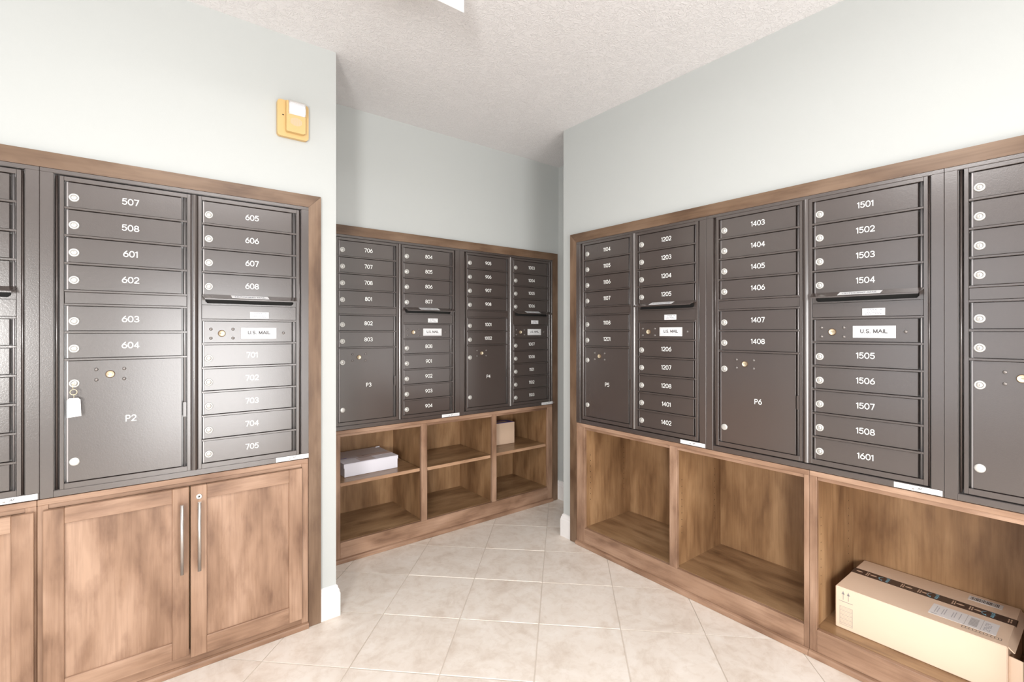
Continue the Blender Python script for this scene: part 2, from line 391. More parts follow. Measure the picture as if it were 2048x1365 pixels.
# baseboards with a moulded top
BP = [(0, 0), (-.014, 0), (-.014, .098), (-.011, .106), (-.011, .112), (-.006, .122), (-.005, .130), (0, .133)]
def baseboard(name, pts, side):
    b = B(); i = b.mi(WHITE); rings = []
    for k, p in enumerate(pts):
        p = Vector(p); d0 = (p - Vector(pts[k - 1])).normalized() if k else None
        d1 = (Vector(pts[k + 1]) - p).normalized() if k < len(pts) - 1 else None
        n0 = Vector((-d0.y, d0.x)) * side if d0 else None; n1 = Vector((-d1.y, d1.x)) * side if d1 else None
        n = n0 or n1
        if n0 and n1: n = (n0 + n1) / (1 + n0.dot(n1))
        rings.append([b.bm.verts.new((p.x + n.x * -o, p.y + n.y * -o, z)) for o, z in BP])
    for k in range(len(rings) - 1):
        for m in range(len(BP) - 1):
            b.bm.faces.new((rings[k][m], rings[k][m + 1], rings[k + 1][m + 1], rings[k + 1][m]))
    for r in (rings[0], rings[-1]): b.bm.faces.new(r)
    return struct(name, b)
baseboard('baseboard_left', [(0.620, WL), (XC, WL), (XC, WM)], -1)
baseboard('baseboard_back', [(XC + .016, WM), (0.765, WM)], -1)
baseboard('baseboard_niche', [(2.433, WM), (XN, WM), (XN, YC)], -1)
baseboard('baseboard_right', [(XN - .016, YC), (WR, YC), (WR, 2.0185)], -1)

# ---------------------------------------------------------------- local frames: x right, y into the wall, z up
FR_L = dict(loc=(0, YL, 0), rz=0.0); FR_M = dict(loc=(0, YM, 0), rz=0.0); FR_R = dict(loc=(XR, 0, 0), rz=-math.pi / 2)   # right: local x = -world y
# wooden casings around each bank
def casing(name, fr, x0, x1, label, vis=(True, True)):
    r = bpy.data.objects.new(name, None); C.objects.link(r); r.location = fr['loc']; r.rotation_euler = (0, 0, fr['rz']); r['kind'] = 'structure'; r['label'] = label
    zt, w_, y0, y1 = CZ + .5655, .050, -.001, .0178
    part('top_board', B().prism([(x0, zt), (x1, zt), (x1 - w_, zt - w_), (x0 + w_, zt - w_)], y0, y1, WTOP), r)
    part('side_board', B().prism([(x0, zt - .0005), (x0 + w_, zt - w_ - .0005), (x0 + w_, 0.001), (x0, 0.001)], y0, y1, WSIDE), r)
    part('side_board', B().prism([(x1, zt - .0005), (x1, 0.001), (x1 - w_, 0.001), (x1 - w_, zt - w_ - .0005)], y0, y1, WSIDE), r)
    return r
casing('trim_1', FR_L, -1.105, 0.619, 'stained wood casing around the left bank of mailboxes')
casing('trim_2', FR_M, 0.768, 2.432, 'stained wood casing around the middle bank of mailboxes')
casing('trim_3', FR_R, -2.0165, 0.515, 'stained wood casing around the right bank of mailboxes')

# ---------------------------------------------------------------- mailbox unit
PT = 0.0889; CW = 0.3275; CX = (0.0, 0.3715); UW0, UW1 = -0.056, 0.750    # unit: A column starts at local x 0
def lock_mesh():
    b = B()
    b.lathe([(.0135, .0000), (.0135, -.0030), (.0122, -.0044), (.0088, -.0048), (.0084, -.0040), (.0070, -.0040), (.0066, -.0046), (0, -.0046)], 0, 0, LOCKF, 24,
            [LOCKF, LOCKF, LOCKF, LOCKD, LOCKD, LOCKF, LOCKF])
    b.box(-.0007, .0007, -.0050, -.0045, -.0038, .0038, LOCKD); return b.mesh('lock')
def plug_mesh():
    b = B(); b.lathe([(.0132, 0), (.0132, -.0030), (.0120, -.0042), (.008, -.0048), (0, -.0050)], 0, 0, LOCKF, 24); return b.mesh('blank_plug')
def arrow_mesh():
    b = B()
    b.lathe([(.0125, 0), (.0125, -.0028), (.0108, -.0038), (.0104, -.0030), (0, -.0030)], 0, 0, BRONZE, 24, [BRONZE, BRONZE, BRONZE, BRASS])
    b.tube([(-.006, -.0034, -.0008), (-.002, -.0034, .0010), (.002, -.0034, -.0002), (.006, -.0034, .0008)], .0006, BRONZE, 6); return b.mesh('master_lock')
def rivet_mesh():
    b = B(); b.lathe([(.0056, 0), (.0052, -.0018), (.0038, -.0032), (0, -.0040)], 0, 0, RIV, 14); return b.mesh('rivet')
LOCK, PLUG, ARROW, RIVET = lock_mesh(), plug_mesh(), arrow_mesh(), rivet_mesh()
DX0, DX1 = 0.0095, 0.3115            # door edges inside a column
DY = 0.0105
def door_mesh(z0, z1):
    b = B(); b.box(DX0, DX1, DY, DY + .004, z0, z1, METAL, .0008)
    b.box(DX0 - .0040, DX0, DY + .0015, DY + .0035, z0, z1, EDGE)          # rolled left edge
    return b.mesh('door')
DOOR1 = door_mesh(-PT + .0046, -.0046)
PARC = door_mesh(-4.5 * PT + .0046, -.0046)
def ledge(b, x, z, k): b.box(x, x + CW, .0030, .028, z - .0034, z + .0034, METAL, .0008)
GREYBAR = GREYINK
def tiny_label(b, x, z, w_, h_, y, lines, m):
    b.box(x - w_ / 2, x + w_ / 2, y - .0006, y, z - h_ / 2, z + h_ / 2, STICK)
    for k in range(lines):
        zz = z + h_ * (.30 - .60 * k / max(1, lines - 1)); ww = w_ * (.40, .26, .30, .38)[k % 4]
        n = 7
        for q in range(n):
            if (q * 7 + k * 3) % 5 == 0: continue
            xa = x - ww + 2 * ww * q / n; b.flat([(xa, y - .0008, zz - h_ * .05), (xa + 2 * ww / n * .7, y - .0008, zz - h_ * .05), (xa + 2 * ww / n * .7, y - .0008, zz + h_ * .05), (xa, y - .0008, zz + h_ * .05)], m)
def hood_mesh():
    b = B(); x0, x1 = .000, .329; i = b.mi(METAL)
    # sloped visor with a turned-down lip; tapers in towards the lip
    prof = [(.004, .0000), (-.0355, -.0160), (-.0370, -.0170), (-.0370, -.0215), (-.0350, -.0215), (-.0340, -.0185), (.004, -.0035)]
    def ring(x, tap): return [b.bm.verts.new((x + (tap * max(0, (.004 - y)) / .0410), y, z)) for y, z in prof]
    A, D = ring(x0, .007), ring(x1, -.007); n = len(prof)
    b.bm.faces.new(A); b.bm.faces.new(D[::-1])
    for k in range(n): b.bm.faces.new((A[k], D[k], D[(k + 1) % n], A[(k + 1) % n]))
    return b.mesh('outgoing_mail_hood')
HOOD = hood_mesh()
def hood_label():
    b = B(); sl = math.atan2(.0160, .0395); y0, z0 = -.0165, -.0083 + .0006
    M = Matrix.Translation((.157, y0 - .0004, z0)) @ Matrix.Rotation(sl - math.pi / 2, 4, 'X')
    i = b.mi(STICK); hw, hh = .0635, .0165
    b.bm.faces.new([b.bm.verts.new(M @ Vector(p)) for p in ((-hw, 0, -hh), (hw, 0, -hh), (hw, 0, hh), (-hw, 0, hh))]).material_index = i
    strokes(b, 'OUTGOING MAIL', .0150, .0017, .0098, PRINT, M @ Matrix.Translation((0, -.0004, 0)))
    return b.mesh('outgoing_mail_label')
HLAB = hood_label()
def usmail_plate():
    b = B(); w_, h_ = .124, .0425; b.box(-w_ / 2, w_ / 2, -.0015, 0, -h_ / 2, h_ / 2, STICK, .0006)
    for (a, c, d, e) in ((-w_ / 2 + .004, w_ / 2 - .004, h_ / 2 - .0050, h_ / 2 - .0040), (-w_ / 2 + .004, w_ / 2 - .004, -h_ / 2 + .0040, -h_ / 2 + .0050), (-w_ / 2 + .004, -w_ / 2 + .005, -h_ / 2 + .004, h_ / 2 - .004), (w_ / 2 - .005, w_ / 2 - .004, -h_ / 2 + .004, h_ / 2 - .004)):
        b.flat([(a, -.0018, d), (c, -.0018, d), (c, -.0018, e), (a, -.0018, e)], GREYINK)
    strokes(b, 'U.S. MAIL', .0130, .0027, .0135, DARKINK, Matrix.Translation((0, -.0020, .0025)))
    text_bm(b, 'APPROVED BY THE POSTMASTER GENERAL', .0036, PRINT, Matrix.Translation((0, -.0020, -.0115)), track=1.25)
    return b.mesh('us_mail_plate')
USM = usmail_plate()
def slot_plate():
    b = B(); z0, z1 = -4.37 * PT + .0008, -4 * PT - .002; x0, x1, sx0, sx1 = .001, .3265, .012, .316; zs = -4.30 * PT
    y0, y1 = .0065, .010
    b.box(x0, sx0, y0, y1, z0, z1, METAL); b.box(sx1, x1, y0, y1, z0, z1, METAL); b.box(sx0, sx1, y0, y1, z0, zs, METAL); b.box(sx0, sx1, y0, y1, z1 - .004, z1, METAL)
    b.prism([(sx0, zs), (sx0 + .007, zs), (sx0, zs + .007)], y0, y1, METAL); b.prism([(sx1, zs), (sx1, zs + .007), (sx1 - .007, zs)], y0, y1, METAL)
    b.box(sx0, sx1, .020, .022, zs, z1, BLACK)
    return b.mesh('outgoing_mail_slot')
SLOT = slot_plate()
def panel_mesh(z0, z1, lab=False):
    b = B(); b.box(.001, .3265, .0062, .010, z0, z1, METAL, .0006)
    return b.mesh('filler_panel')
FILL = panel_mesh(-4.5 * PT + .0042, -4 * PT - .0042)
BLANK = panel_mesh(-5 * PT + .0042, -4.37 * PT)
def notice():
    b = B(); tiny_label(b, .192, -4.77 * PT, .0655, .0245, .0060, 4, PRINT); return b.mesh('notice_label')
NOTICE = notice()
def maker():
    b = B(); w_, h_ = .124, .0175; b.box(-w_ / 2, w_ / 2, -.0006, 0, -h_ / 2, h_ / 2, STICK)
    text_bm(b, 'AF', .0075, DARKINK, Matrix.Translation((.006, -.0009, .001)), shear=.35, bold=.01)
    text_bm(b, 'FLORENCE', .0068, PALEPR, Matrix.Translation((.037, -.0009, .001)), track=1.1)
    for k in range(3):
        for q in range(6):
            xa = -.056 + q * .0072; b.flat([(xa, -.0009, .0055 - k * .0042), (xa + .0052, -.0009, .0055 - k * .0042), (xa + .0052, -.0009, .0063 - k * .0042), (xa, -.0009, .0063 - k * .0042)], PALEPR)
    b.flat([(-.014, -.0009, -.005), (-.008, -.0009, -.005), (-.008, -.0009, -.0005), (-.014, -.0009, -.0005)], GREYINK)
    b.flat([(.010, -.0009, -.0052), (.055, -.0009, -.0052), (.055, -.0009, -.0045), (.010, -.0009, -.0045)], PALEPR)
    return b.mesh('maker_label')
MAKER = maker()
def unit_frame_mesh(zt, zb):
    """outer flange plate as a ring, the groove behind it, and the two inner door frames with their ledges"""
    b = B(); u0, u1 = UW0 + .0004, UW1 - .0004; ft, fs, fb = .0125, .031, .0200
    T, Bm = zt, zb                                             # unit outline, z relative to the first row's top
    b.box(u0, u0 + fs, 0, .004, Bm, T - ft, METAL, .0007); b.box(u1 - fs, u1, 0, .004, Bm + fb, T - ft, METAL, .0007)
    b.box(u0, u1, 0, .004, T - ft, T, METAL, .0007); b.box(u0 + fs, u1, 0, .004, Bm, Bm + fb, METAL, .0007)
    b.box(u0 + .003, u1 - .003, .028, .030, Bm + .003, T - .003, METAL)      # backing
    for s in (u0 + fs, u1 - fs - .002): b.box(s, s + .002, .004, .028, Bm + fb, T - ft, METAL)   # returns of the flange
    b.box(u0 + fs, u1 - fs, .004, .028, T - ft - .001, T - ft, METAL); b.box(u0 + fs, u1 - fs, .004, .028, Bm + fb, Bm + fb + .001, METAL)
    return b.mesh('outer_flange')
_fr = {}
def col_frame_mesh(col):
    if col in _fr: return _fr[col]
    b = B(); st = .0105; x = 0.0; H = 11 * PT
    b.box(x - st, x, .0030, .028, -H - .0145, .0105, METAL, .0007); b.box(x + CW, x + CW + st, .0030, .028, -H - .0145, .0105, METAL, .0007)
    b.box(x, x + CW, .0030, .028, -.0034, .0105, METAL, .0007); b.box(x, x + CW, .0030, .028, -H - .0145, -H + .0034, METAL, .0007)
    rows = (1, 2, 3, 4, 4.5, 5.5, 6.5) if col == 0 else (1, 2, 3, 4, 5, 6, 7, 8, 9, 10)
    for k in rows:
        if col == 1 and k == 4: continue
        ledge(b, x, -k * PT, k)
    _fr[col] = b.mesh('door_frame'); return _fr[col]
def rod_mesh():
    b = B(); b.tube([(CW - .0068, .0110, -.0036), (CW - .0068, .0110, -11 * PT + .0036)], .0026, EDGE, 8); return b.mesh('hinge_rod')
ROD = rod_mesh()
def side_rods():
    b = B(); b.tube([(0, .010, .010), (0, .010, -11 * PT - .014)], .0032, METAL, 8)
    return b.mesh('side_hinge_tube')
SROD = side_rods()
def mullion_mesh():
    b = B(); x0, x1 = CW + .0110, CX[1] - .0110; n = 8; i = b.mi(METAL); zt, zb = .0105, -11 * PT - .0145
    P = [(x0 + (x1 - x0) * k / n, .006 - .0075 * math.sin(math.pi * k / n)) for k in range(n + 1)]
    b.prism([(P[0][0], .026)] + P + [(P[-1][0], .026)], zb, zt, METAL, 'z')
    for f in b.bm.faces: f.smooth = False
    return b.mesh('centre_post')
MULL = mullion_mesh()
LEAF = (lambda: (lambda b: (b.box(CW - .0120, CW - .0018, .0075, .0090, -8.95 * PT, -8.35 * PT, METAL, .0004), b.mesh('hinge_leaf'))[1])(B()))()

def mailbox_unit(fr, x, zrow, label, left, right, maker_x=0.684):
    """x: where the first column's opening starts, zrow: height of the top of row one"""
    d = Vector((x, 0, zrow)); d.rotate(Matrix.Rotation(fr['rz'], 3, 'Z'))
    r = thing('mailbox_unit', label, 'mailboxes', Vector(fr['loc']) + d, fr['rz'], 'recessed wall mailbox units')
    zt, zb = CZ + .5150 - zrow, CZ - .5250 - zrow
    link('outer_flange', unit_frame_mesh(zt, zb), r)
    b = B(); b.box(UW0 + .012, UW1 - .012, .030, .38, zb + .004, zt - .004, METAL); part('housing', b, r)
    link('side_hinge_tube', SROD, r, (UW0 + .0385, 0, 0)); link('side_hinge_tube', SROD, r, (UW1 - .0385, 0, 0)); link('centre_post', MULL, r)
    def hw(parent, kx, kz, me, nm, y=DY - .0002): link(nm, me, parent, (kx, y, kz))
    for ci, nums in ((0, left), (1, right)):
        cf = link('door_frame', col_frame_mesh(ci), r, (CX[ci], 0, 0)); link('hinge_rod', ROD, cf)
        if ci == 0:
            seq = [(k, nums[n] if n < len(nums) else None) for n, k in enumerate((0, 1, 2, 3, 4.5, 5.5))]
        else:
            seq = [(k, nums[n] if n < len(nums) else None) for n, k in enumerate((0, 1, 2, 3, 6, 7, 8, 9, 10))]
        for k, t in seq:
            dr = link('mailbox_door', DOOR1, r, (CX[ci], 0, -k * PT))
            hw(dr, .0235, -.0535, LOCK, 'lock')
            if t: link('number', number_mesh(t), dr, (.1670, DY - .0007, -.0445))
        if ci == 0:
            link('filler_panel', FILL, r, (CX[0], 0, 0))
            pd = link('parcel_door', PARC, r, (CX[0], 0, -6.5 * PT))
            hw(pd, .0240, -.0775, LOCK, 'lock'); hw(pd, .0245, -.331, PLUG, 'blank_plug'); hw(pd, .1135, -.0520, ARROW, 'master_lock')
            for rx in (.0780, .1500):
                for rz in (-.035, -.0695): hw(pd, rx, rz, RIVET, 'rivet')
            if len(nums) > 6: link('number', number_mesh(nums[6]), pd, (.1680, DY - .0007, -.2050))
            link('hinge_leaf', LEAF, cf)
        else:
            link('outgoing_mail_slot', SLOT, r, (CX[1], 0, 0)); h = link('outgoing_mail_hood', HOOD, r, (CX[1], 0, -3.925 * PT)); link('outgoing_mail_label', HLAB, h, (0, 0, 0), label='white label reading OUTGOING MAIL')
            bp = link('filler_panel', BLANK, r, (CX[1], 0, 0)); link('notice_label', NOTICE, bp)
            mp = link('master_door_panel', DOOR1, r, (CX[1], 0, -5 * PT))
            hw(mp, .0650, -.0500, ARROW, 'master_lock'); hw(mp, .2800, -.0490, RIVET, 'rivet')
            for rx in (.0300, .1020):
                for rz in (-.034, -.0675): hw(mp, rx, rz, RIVET, 'rivet')
            hw(mp, .1915, -.0495, USM, 'us_mail_plate')
    link('maker_label', MAKER, r, (maker_x, -.0002, zb + .0105), label='white maker sticker on the lower flange')
    return r
def rng(*a): return [str(v) for v in a]
zL, zM, zR = CZ + .4868, CZ + .4895, CZ + .4925
mailbox_unit(FR_L, -.1768, zL, 'bronze mailbox unit numbered 507 to 705, right end of left wall bank', rng(507, 508, 601, 602, 603, 604) + ['P2'], rng(605, 606, 607, 608, 701, 702, 703, 704, 705))
mailbox_unit(FR_L, -.1768 - .806, zL, 'bronze mailbox unit cut off by the left edge of the photo', [], [])
mailbox_unit(FR_M, .8475, zM, 'left bronze mailbox unit of the back wall, doors numbered 706 to 904', rng(706, 707, 708, 801, 802, 803) + ['P3'], rng(804, 805, 806, 807, 808, 901, 902, 903, 904))
mailbox_unit(FR_M, .8475 + .8065, zM, 'right bronze mailbox unit of the back wall, doors numbered 905 to 1103', rng(905, 906, 907, 908, 1001, 1002) + ['P4'], rng(1003, 1004, 1005, 1006, 1007, 1008, 1101, 1102, 1103))
mailbox_unit(FR_R, -1.9120, zR, 'bronze mailbox unit beside the white wall corner, doors 1104 to 1402', rng(1104, 1105, 1106, 1107, 1108, 1201) + ['P5'], rng(1202, 1203, 1204, 1205, 1206, 1207, 1208, 1401, 1402))
mailbox_unit(FR_R, -1.9120 + .8060, zR, 'bronze mailbox unit above the large carton, doors 1403 to 1601', rng(1403, 1404, 1405, 1406, 1407, 1408) + ['P6'], rng(1501, 1502, 1503, 1504, 1505, 1506, 1507, 1508, 1601))
mailbox_unit(FR_R, -1.9120 + 1.612, zR, 'bronze mailbox unit cut off by the right edge of the photo', [], [])

# ---------------------------------------------------------------- wooden base cabinets
ZT = CZ - .5275; ZRB = CZ - .5465; ZLIP = CZ - .5610; ZF = CZ - 1.1200; ZSH = .0235
Y0 = .0030; DEP = .418
def shoe(r, x0, x1):
    part('shoe_moulding', B().prism([(.012, .0), (-.010, .0), (-.010, .014), (-.006, .0195), (Y0, .0225), (.012, .0225)], x0, x1, WH, 'x'), r, loc=(0, 0, .0008))
def open_cabinet(fr, x, label, stiles, shelves=None, holes=False):
    """stiles: list of (x0,x1) front stiles; cubbies between them"""
    d = Vector((x, 0, 0)); d.rotate(Matrix.Rotation(fr['rz'], 3, 'Z'))
    r = thing('shelf_cabinet', label, 'cabinet', Vector(fr['loc']) + d, fr['rz'], 'built-in wooden cubby cabinets')
    a, e = stiles[0][0], stiles[-1][1]
    part('top_rail', B().box(a + .0003, e - .0003, Y0, Y0 + .019, ZRB, ZT, WH, .0012), r)
    part('rail_lip', B().box(stiles[0][1], stiles[-1][0], Y0 + .006, Y0 + .019, ZLIP, ZRB, WH, .0008), r)
    part('bottom_rail', B().box(stiles[0][1], stiles[-1][0], Y0, Y0 + .019, .0235, ZF - .001, WH, .0012), r)
    for k, (s0, s1) in enumerate(stiles):
        zb = ZF - .001 if 0 < k < len(stiles) - 1 else .0235
        part('stile', B().box(s0 + .0003, s1 - .0003, Y0 - .0004, Y0 + .0186, zb, ZRB, WV, .0012), r)
    shoe(r, a + .0003, e - .0003)
    part('cabinet_floor', B().box(a + .002, e - .002, Y0 + .0192, DEP, ZF - .018, ZF, WSH), r)
    part('back_panel', B().box(a + .002, e - .002, DEP, DEP + .006, ZF - .018, ZT - .004, WIN), r)
    part('cabinet_top', B().box(a + .002, e - .002, Y0 + .0192, DEP, ZT - .018, ZT - .004, WIN), r)
    for k, (s0, s1) in enumerate(stiles):
        if k == 0: p0, p1 = a + .002, max(s1 - .006, a + .01)
        elif k == len(stiles) - 1: p0, p1 = min(s0 + .006, e - .01), e - .002
        else: p0, p1 = s0 + .010, s1 - .010
        q = part('divider_panel' if 0 < k < len(stiles) - 1 else 'side_panel', B().box(p0, p1, Y0 + .0192, DEP, ZF, ZT - .018, WIN), r)
        if holes:
            for sx, fl in ((p1, 1), (p0, -1)):
                if (k == 0 and fl < 0) or (k == len(stiles) - 1 and fl > 0): continue
                hb = B()
                for yy in (.060, DEP - .060):
                    for n in range(9):
                        zz = ZF + .150 + n * .032
                        hb.lathe([(.0024, 0), (0, 0)], 0, 0, BLACK, 8)
                        hb.bm.verts.ensure_lookup_table(); vv = hb.bm.verts[-9:]
                        for v in vv:
                            c = v.co.copy(); v.co = Vector((sx + fl * .0003, yy + c.x, zz + c.z))
                h = part('shelf_pin_holes', hb, q); h['kind'] = 'stuff'
    if shelves:
        for k, zs in enumerate(shelves):
            s0, s1 = stiles[k][1] - .003, stiles[k + 1][0] + .003
            sh = part('shelf', B().box(s0, s1, Y0 + .026, DEP - .001, zs - .019, zs, WSH), r)
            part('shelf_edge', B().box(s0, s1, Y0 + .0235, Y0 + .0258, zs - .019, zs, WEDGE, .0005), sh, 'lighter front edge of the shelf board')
    return r
open_cabinet(FR_M, 0, 'stained wood cubby cabinet with three shelves under the back wall mailboxes', [(.8185, .8585), (1.3321, 1.3716), (1.8473, 1.8830), (2.338, 2.3815)],
             [CZ - .812, CZ - .8165, CZ - .8120])
open_cabinet(FR_R, 0, 'wooden cabinet with two empty open cubbies, beside the white wall corner', [(-1.9660, -1.9050), (-1.3517, -1.3112), (-.7628, -.7440)], holes=True)
open_cabinet(FR_R, 0, 'wooden cubby cabinet that holds the long brown carton', [(-.7434, -.7182), (-.1500, -.1100), (.4300, .4640)], holes=True)

def door_cabinet(fr, label, x0, x1, doors, lockx=None):
    r = thing('door_cabinet', label, 'cabinet', fr['loc'], fr['rz'], 'built-in wooden cabinets with doors')
    part('top_rail', B().box(x0 + .0003, x1 - .0003, Y0, Y0 + .019, ZRB, ZT, WH, .0012), r)
    part('rail_lip', B().box(x0 + .012, x1 - .012, Y0 + .004, Y0 + .019, ZLIP, ZRB, WH, .0008), r)
    part('bottom_rail', B().box(x0 + .026, x1 - .026, Y0, Y0 + .019, .0235, .075, WH, .0012), r)
    part('stile', B().box(x0 + .0003, x0 + .026, Y0 - .0004, Y0 + .0186, .0235, ZRB, WV, .0012), r); part('stile', B().box(x1 - .026, x1 - .0003, Y0 - .0004, Y0 + .0186, .0235, ZRB, WV, .0012), r)
    part('cabinet_body', B().box(x0 + .002, x1 - .002, Y0 + .0192, DEP, .03, ZT - .004, WIN), r)
    shoe(r, x0 + .0003, x1 - .0003)
    for (a, e, zb, zt, hx, hz0, hz1, lk_) in doors:
        yf, yb = Y0 - .0188, Y0 - .0008; w_, wt = .0495, .0500
        o = part('cabinet_door', B().box(a + w_ - .004, e - w_ + .004, yf + .0085, yb - .003, zb + .055, zt - wt + .006, WV), r)
        part('door_stile', B().box(a, a + w_, yf, yb, zb, zt, WV, .0015), o); part('door_stile', B().box(e - w_, e, yf, yb, zb, zt, WV, .0015), o)
        d = B(); d.box(a + w_ + .0002, e - w_ - .0002, yf, yb, zt - wt, zt, WH, .0012); part('door_rail', d, o)
        d = B(); d.box(a + w_ + .0002, e - w_ - .0002, yf, yb, zb, zb + .062, WH, .0012); part('door_rail', d, o)
        if hx is not None:
            h = B(); yh = yf - .030
            h.tube([(hx, yh, hz0), (hx, yh, hz1)], .0058, STEEL, 12)
            for zz in (hz0 + .03, hz1 - .03): h.tube([(hx, yf + .0005, zz), (hx, yh, zz)], .0042, STEEL, 10)
            part('handle', h, o, 'brushed steel bar handle')
        if lk_:
            c = B(); c.lathe([(.0100, yf), (.0100, yf - .0012), (.0080, yf - .0022), (.0030, yf - .0022), (.0026, yf - .0016), (0, yf - .0016)], lk_[0], lk_[1], CHROME, 20, [CHROME, CHROME, CHROME, BLACK, BLACK])
            part('door_lock', c, o, 'round nickel cabinet lock')
    return r
zA, zB_ = CZ - 1.1760, CZ - .5600
door_cabinet(FR_L, 'wooden cabinet with two panelled doors and long steel bar handles', -.2385, .5685,
             [(-.2240, .1552, CZ - 1.1650, zB_, .1323, CZ - .8560, CZ - .6110, None), (.1600, .5400, zA, zB_, .1840, CZ - .8580, CZ - .6120, (.1855, CZ - .600))])
door_cabinet(FR_L, 'wooden door cabinet cut off by the lower left corner of the photo', -1.0545, -.2391,
             [(-1.0440, -.6560, CZ - 1.1650, zB_, -.679, CZ - .8560, CZ - .6110, None), (-.6510, -.2440, CZ - 1.1650, zB_, -.628, CZ - .8560, CZ - .6110, None)])

# ---------------------------------------------------------------- parcels
# long kraft carton, right wall cubby; local x along the front (towards viewer's right), y into the cubby, z up
BXL, BXD, BXH = .4600, .327, .154
car = thing('cardboard_carton', 'long brown cardboard carton with dark printed tape, in the right cubby', 'box', (2.098, .684, ZF + .0008), -math.pi / 2)
b = B(); b.box(0, BXL, 0, BXD, 0, BXH, CARD, .003); part('carton_body', b, car)
b = B()
b.prism([(BXL - .002, .020), (BXL + .030, .012), (BXL + .032, .014), (BXL - .002, .024)], .002, .120, CARD, 'z'); part('end_flap', b, car)
b = B(); b.prism([(BXL - .002, BXH - .006), (BXL + .012, BXH - .018), (BXL + .0145, BXH - .017), (BXL, BXH - .0025)], .012, BXD - .010, CARD); part('end_flap', b, car)
b = B(); ty, tw = .170, .050; nseg = 1
b.box(-.0009, BXL + .001, ty, ty + tw, BXH, BXH + .0007, TAPE); b.box(-.0009, 0, ty, ty + tw, BXH - .045, BXH + .0007, TAPE)
b.box(BXL, BXL + .001, ty, ty + tw, BXH - .05, BXH + .0007, TAPE); tape = part('printed_tape', b, car)
b = B(); zt_ = BXH + .0011
def onTop(x, y, rot=0.0): return Matrix.Translation((x, y, zt_)) @ Matrix.Rotation(-math.pi / 2, 4, 'X') @ Matrix.Rotation(rot, 4, 'Y')
def ell(cx, cy, rx, ry, m, n=14):
    b.flat([(cx + rx * math.cos(2 * math.pi * k / n), cy + ry * math.sin(2 * math.pi * k / n), zt_) for k in range(n)], m)
for cx in (.100, .245, .390):
    # blue word with its curved arrow, written across the tape
    text_bm(b, 'prime', .0125, BLUE, onTop(cx + .016, ty + .025, math.pi / 2), bold=.012)
    P = [(cx - .004 - .010 * math.sin(math.pi * k / 8), ty + .008 + .032 * k / 8) for k in range(9)]
    for k in range(8):
        b.flat([(P[k][0] - .0013, P[k][1], zt_), (P[k][0] + .0013, P[k][1], zt_), (P[k + 1][0] + .0013, P[k + 1][1], zt_), (P[k + 1][0] - .0013, P[k + 1][1], zt_)], BLUE)
    b.flat([(P[0][0] - .005, P[0][1] + .001, zt_), (P[0][0] + .004, P[0][1] - .003, zt_), (P[0][0] + .002, P[0][1] + .008, zt_)], BLUE)
for cx in (.045, .155, .205, .300, .345, .440):
    for q in range(2):
        for s in range(2): b.flat([(cx + q * .006, ty + .010 + s * .016, zt_), (cx + q * .006 + .0035, ty + .010 + s * .016, zt_), (cx + q * .006 + .0035, ty + .023 + s * .016, zt_), (cx + q * .006, ty + .023 + s * .016, zt_)], CARDB)
for cx in (.022, .068, .178, .226, .322, .367): ell(cx, ty + .025, .011, .0055, CARDB)
part('tape_print', b, tape, 'pale marks and light blue lettering on the tape', 'stuff')
# shipping label and barcode label on top
b = B(); lx0, lx1, ly0, ly1 = .262, .428, .048, .135; zt_ = BXH
b.box(lx0, lx1, ly0, ly1, BXH + .0001, BXH + .0007, STICK); zt_ = BXH + .0010
def rect(x0, x1, y0, y1, m): b.flat([(x0, y0, zt_), (x1, y0, zt_), (x1, y1, zt_), (x0, y1, zt_)], m)
for x in (.352, .391): rect(x, x + .0008, ly0 + .002, ly1 - .002, GREYINK)
for k in range(22):
    if k % 4 != 3: rect(.361, .382, ly0 + .014 + k * .0027, ly0 + .0157 + k * .0027 - .0006 * (k % 2), GREYINK)
for k in range(11):
    x = .274 + .0062 * k
    if k in (2, 5, 6, 9): continue
    rect(x, x + .0022, ly0 + .018 + .004 * (k % 3), ly1 - .014 - .007 * (k % 2), PALEPR)
for k in range(7):
    for q in range(4):
        if (k * 3 + q) % 4 != 1: rect(.397 + q * .0042, .4005 + q * .0042, ly0 + .012 + k * .0088, ly0 + .0175 + k * .0088, PALEPR)
rect(.268, .284, ly0 + .006, ly0 + .009, GREYINK)
part('shipping_label', b, car, 'white shipping label with grey print')
b = B(); b.box(.330, .418, .266, .304, BXH + .0001, BXH + .0007, STICK); zt_ = BXH + .0010
random.seed(3)
x = .336
while x < .410:
    w1 = random.choice((.0008, .0014, .0022)); rect(x, x + w1, .272, .298, DARKINK); x += w1 + random.choice((.0010, .0016, .0022))
part('barcode_label', b, car, 'white barcode label near the back edge')
# box print along front top edge (outlined comb) and on the front face
b = B(); zt_ = BXH + .0004
for k in range(11): rect(.350 + k * .0085, .3512 + k * .0085, .030, .041, DARKINK)
for y in (.028, .042): rect(.350, .443, y, y + .0010, DARKINK)
rect(.350, .3512, .028, .043, DARKINK); rect(.442, .443, .028, .043, DARKINK)
def fr(x0, x1, z0, z1, m=DARKINK): b.flat([(x0, -.0004, z0), (x1, -.0004, z0), (x1, -.0004, z1), (x0, -.0004, z1)], m)
BR = GREYINK
for cx in (.026, .043):
    fr(cx - .0009, cx + .0009, .110, .134, BR); b.flat([(cx - .0055, -.0004, .130), (cx + .0055, -.0004, .130), (cx, -.0004, .143)], BR)
fr(.012, .057, .1025, .1045, BR)
for (x0, x1, z0, z1) in ((.015, .016, .016, .085), (.055, .056, .016, .085), (.015, .056, .016, .0172), (.015, .056, .0838, .085)): fr(x0, x1, z0, z1, BR)
for k in range(12): fr(.016, .055, .022 + k * .0052, .0228 + k * .0052 + .0006 * (k % 3 == 0), BR)
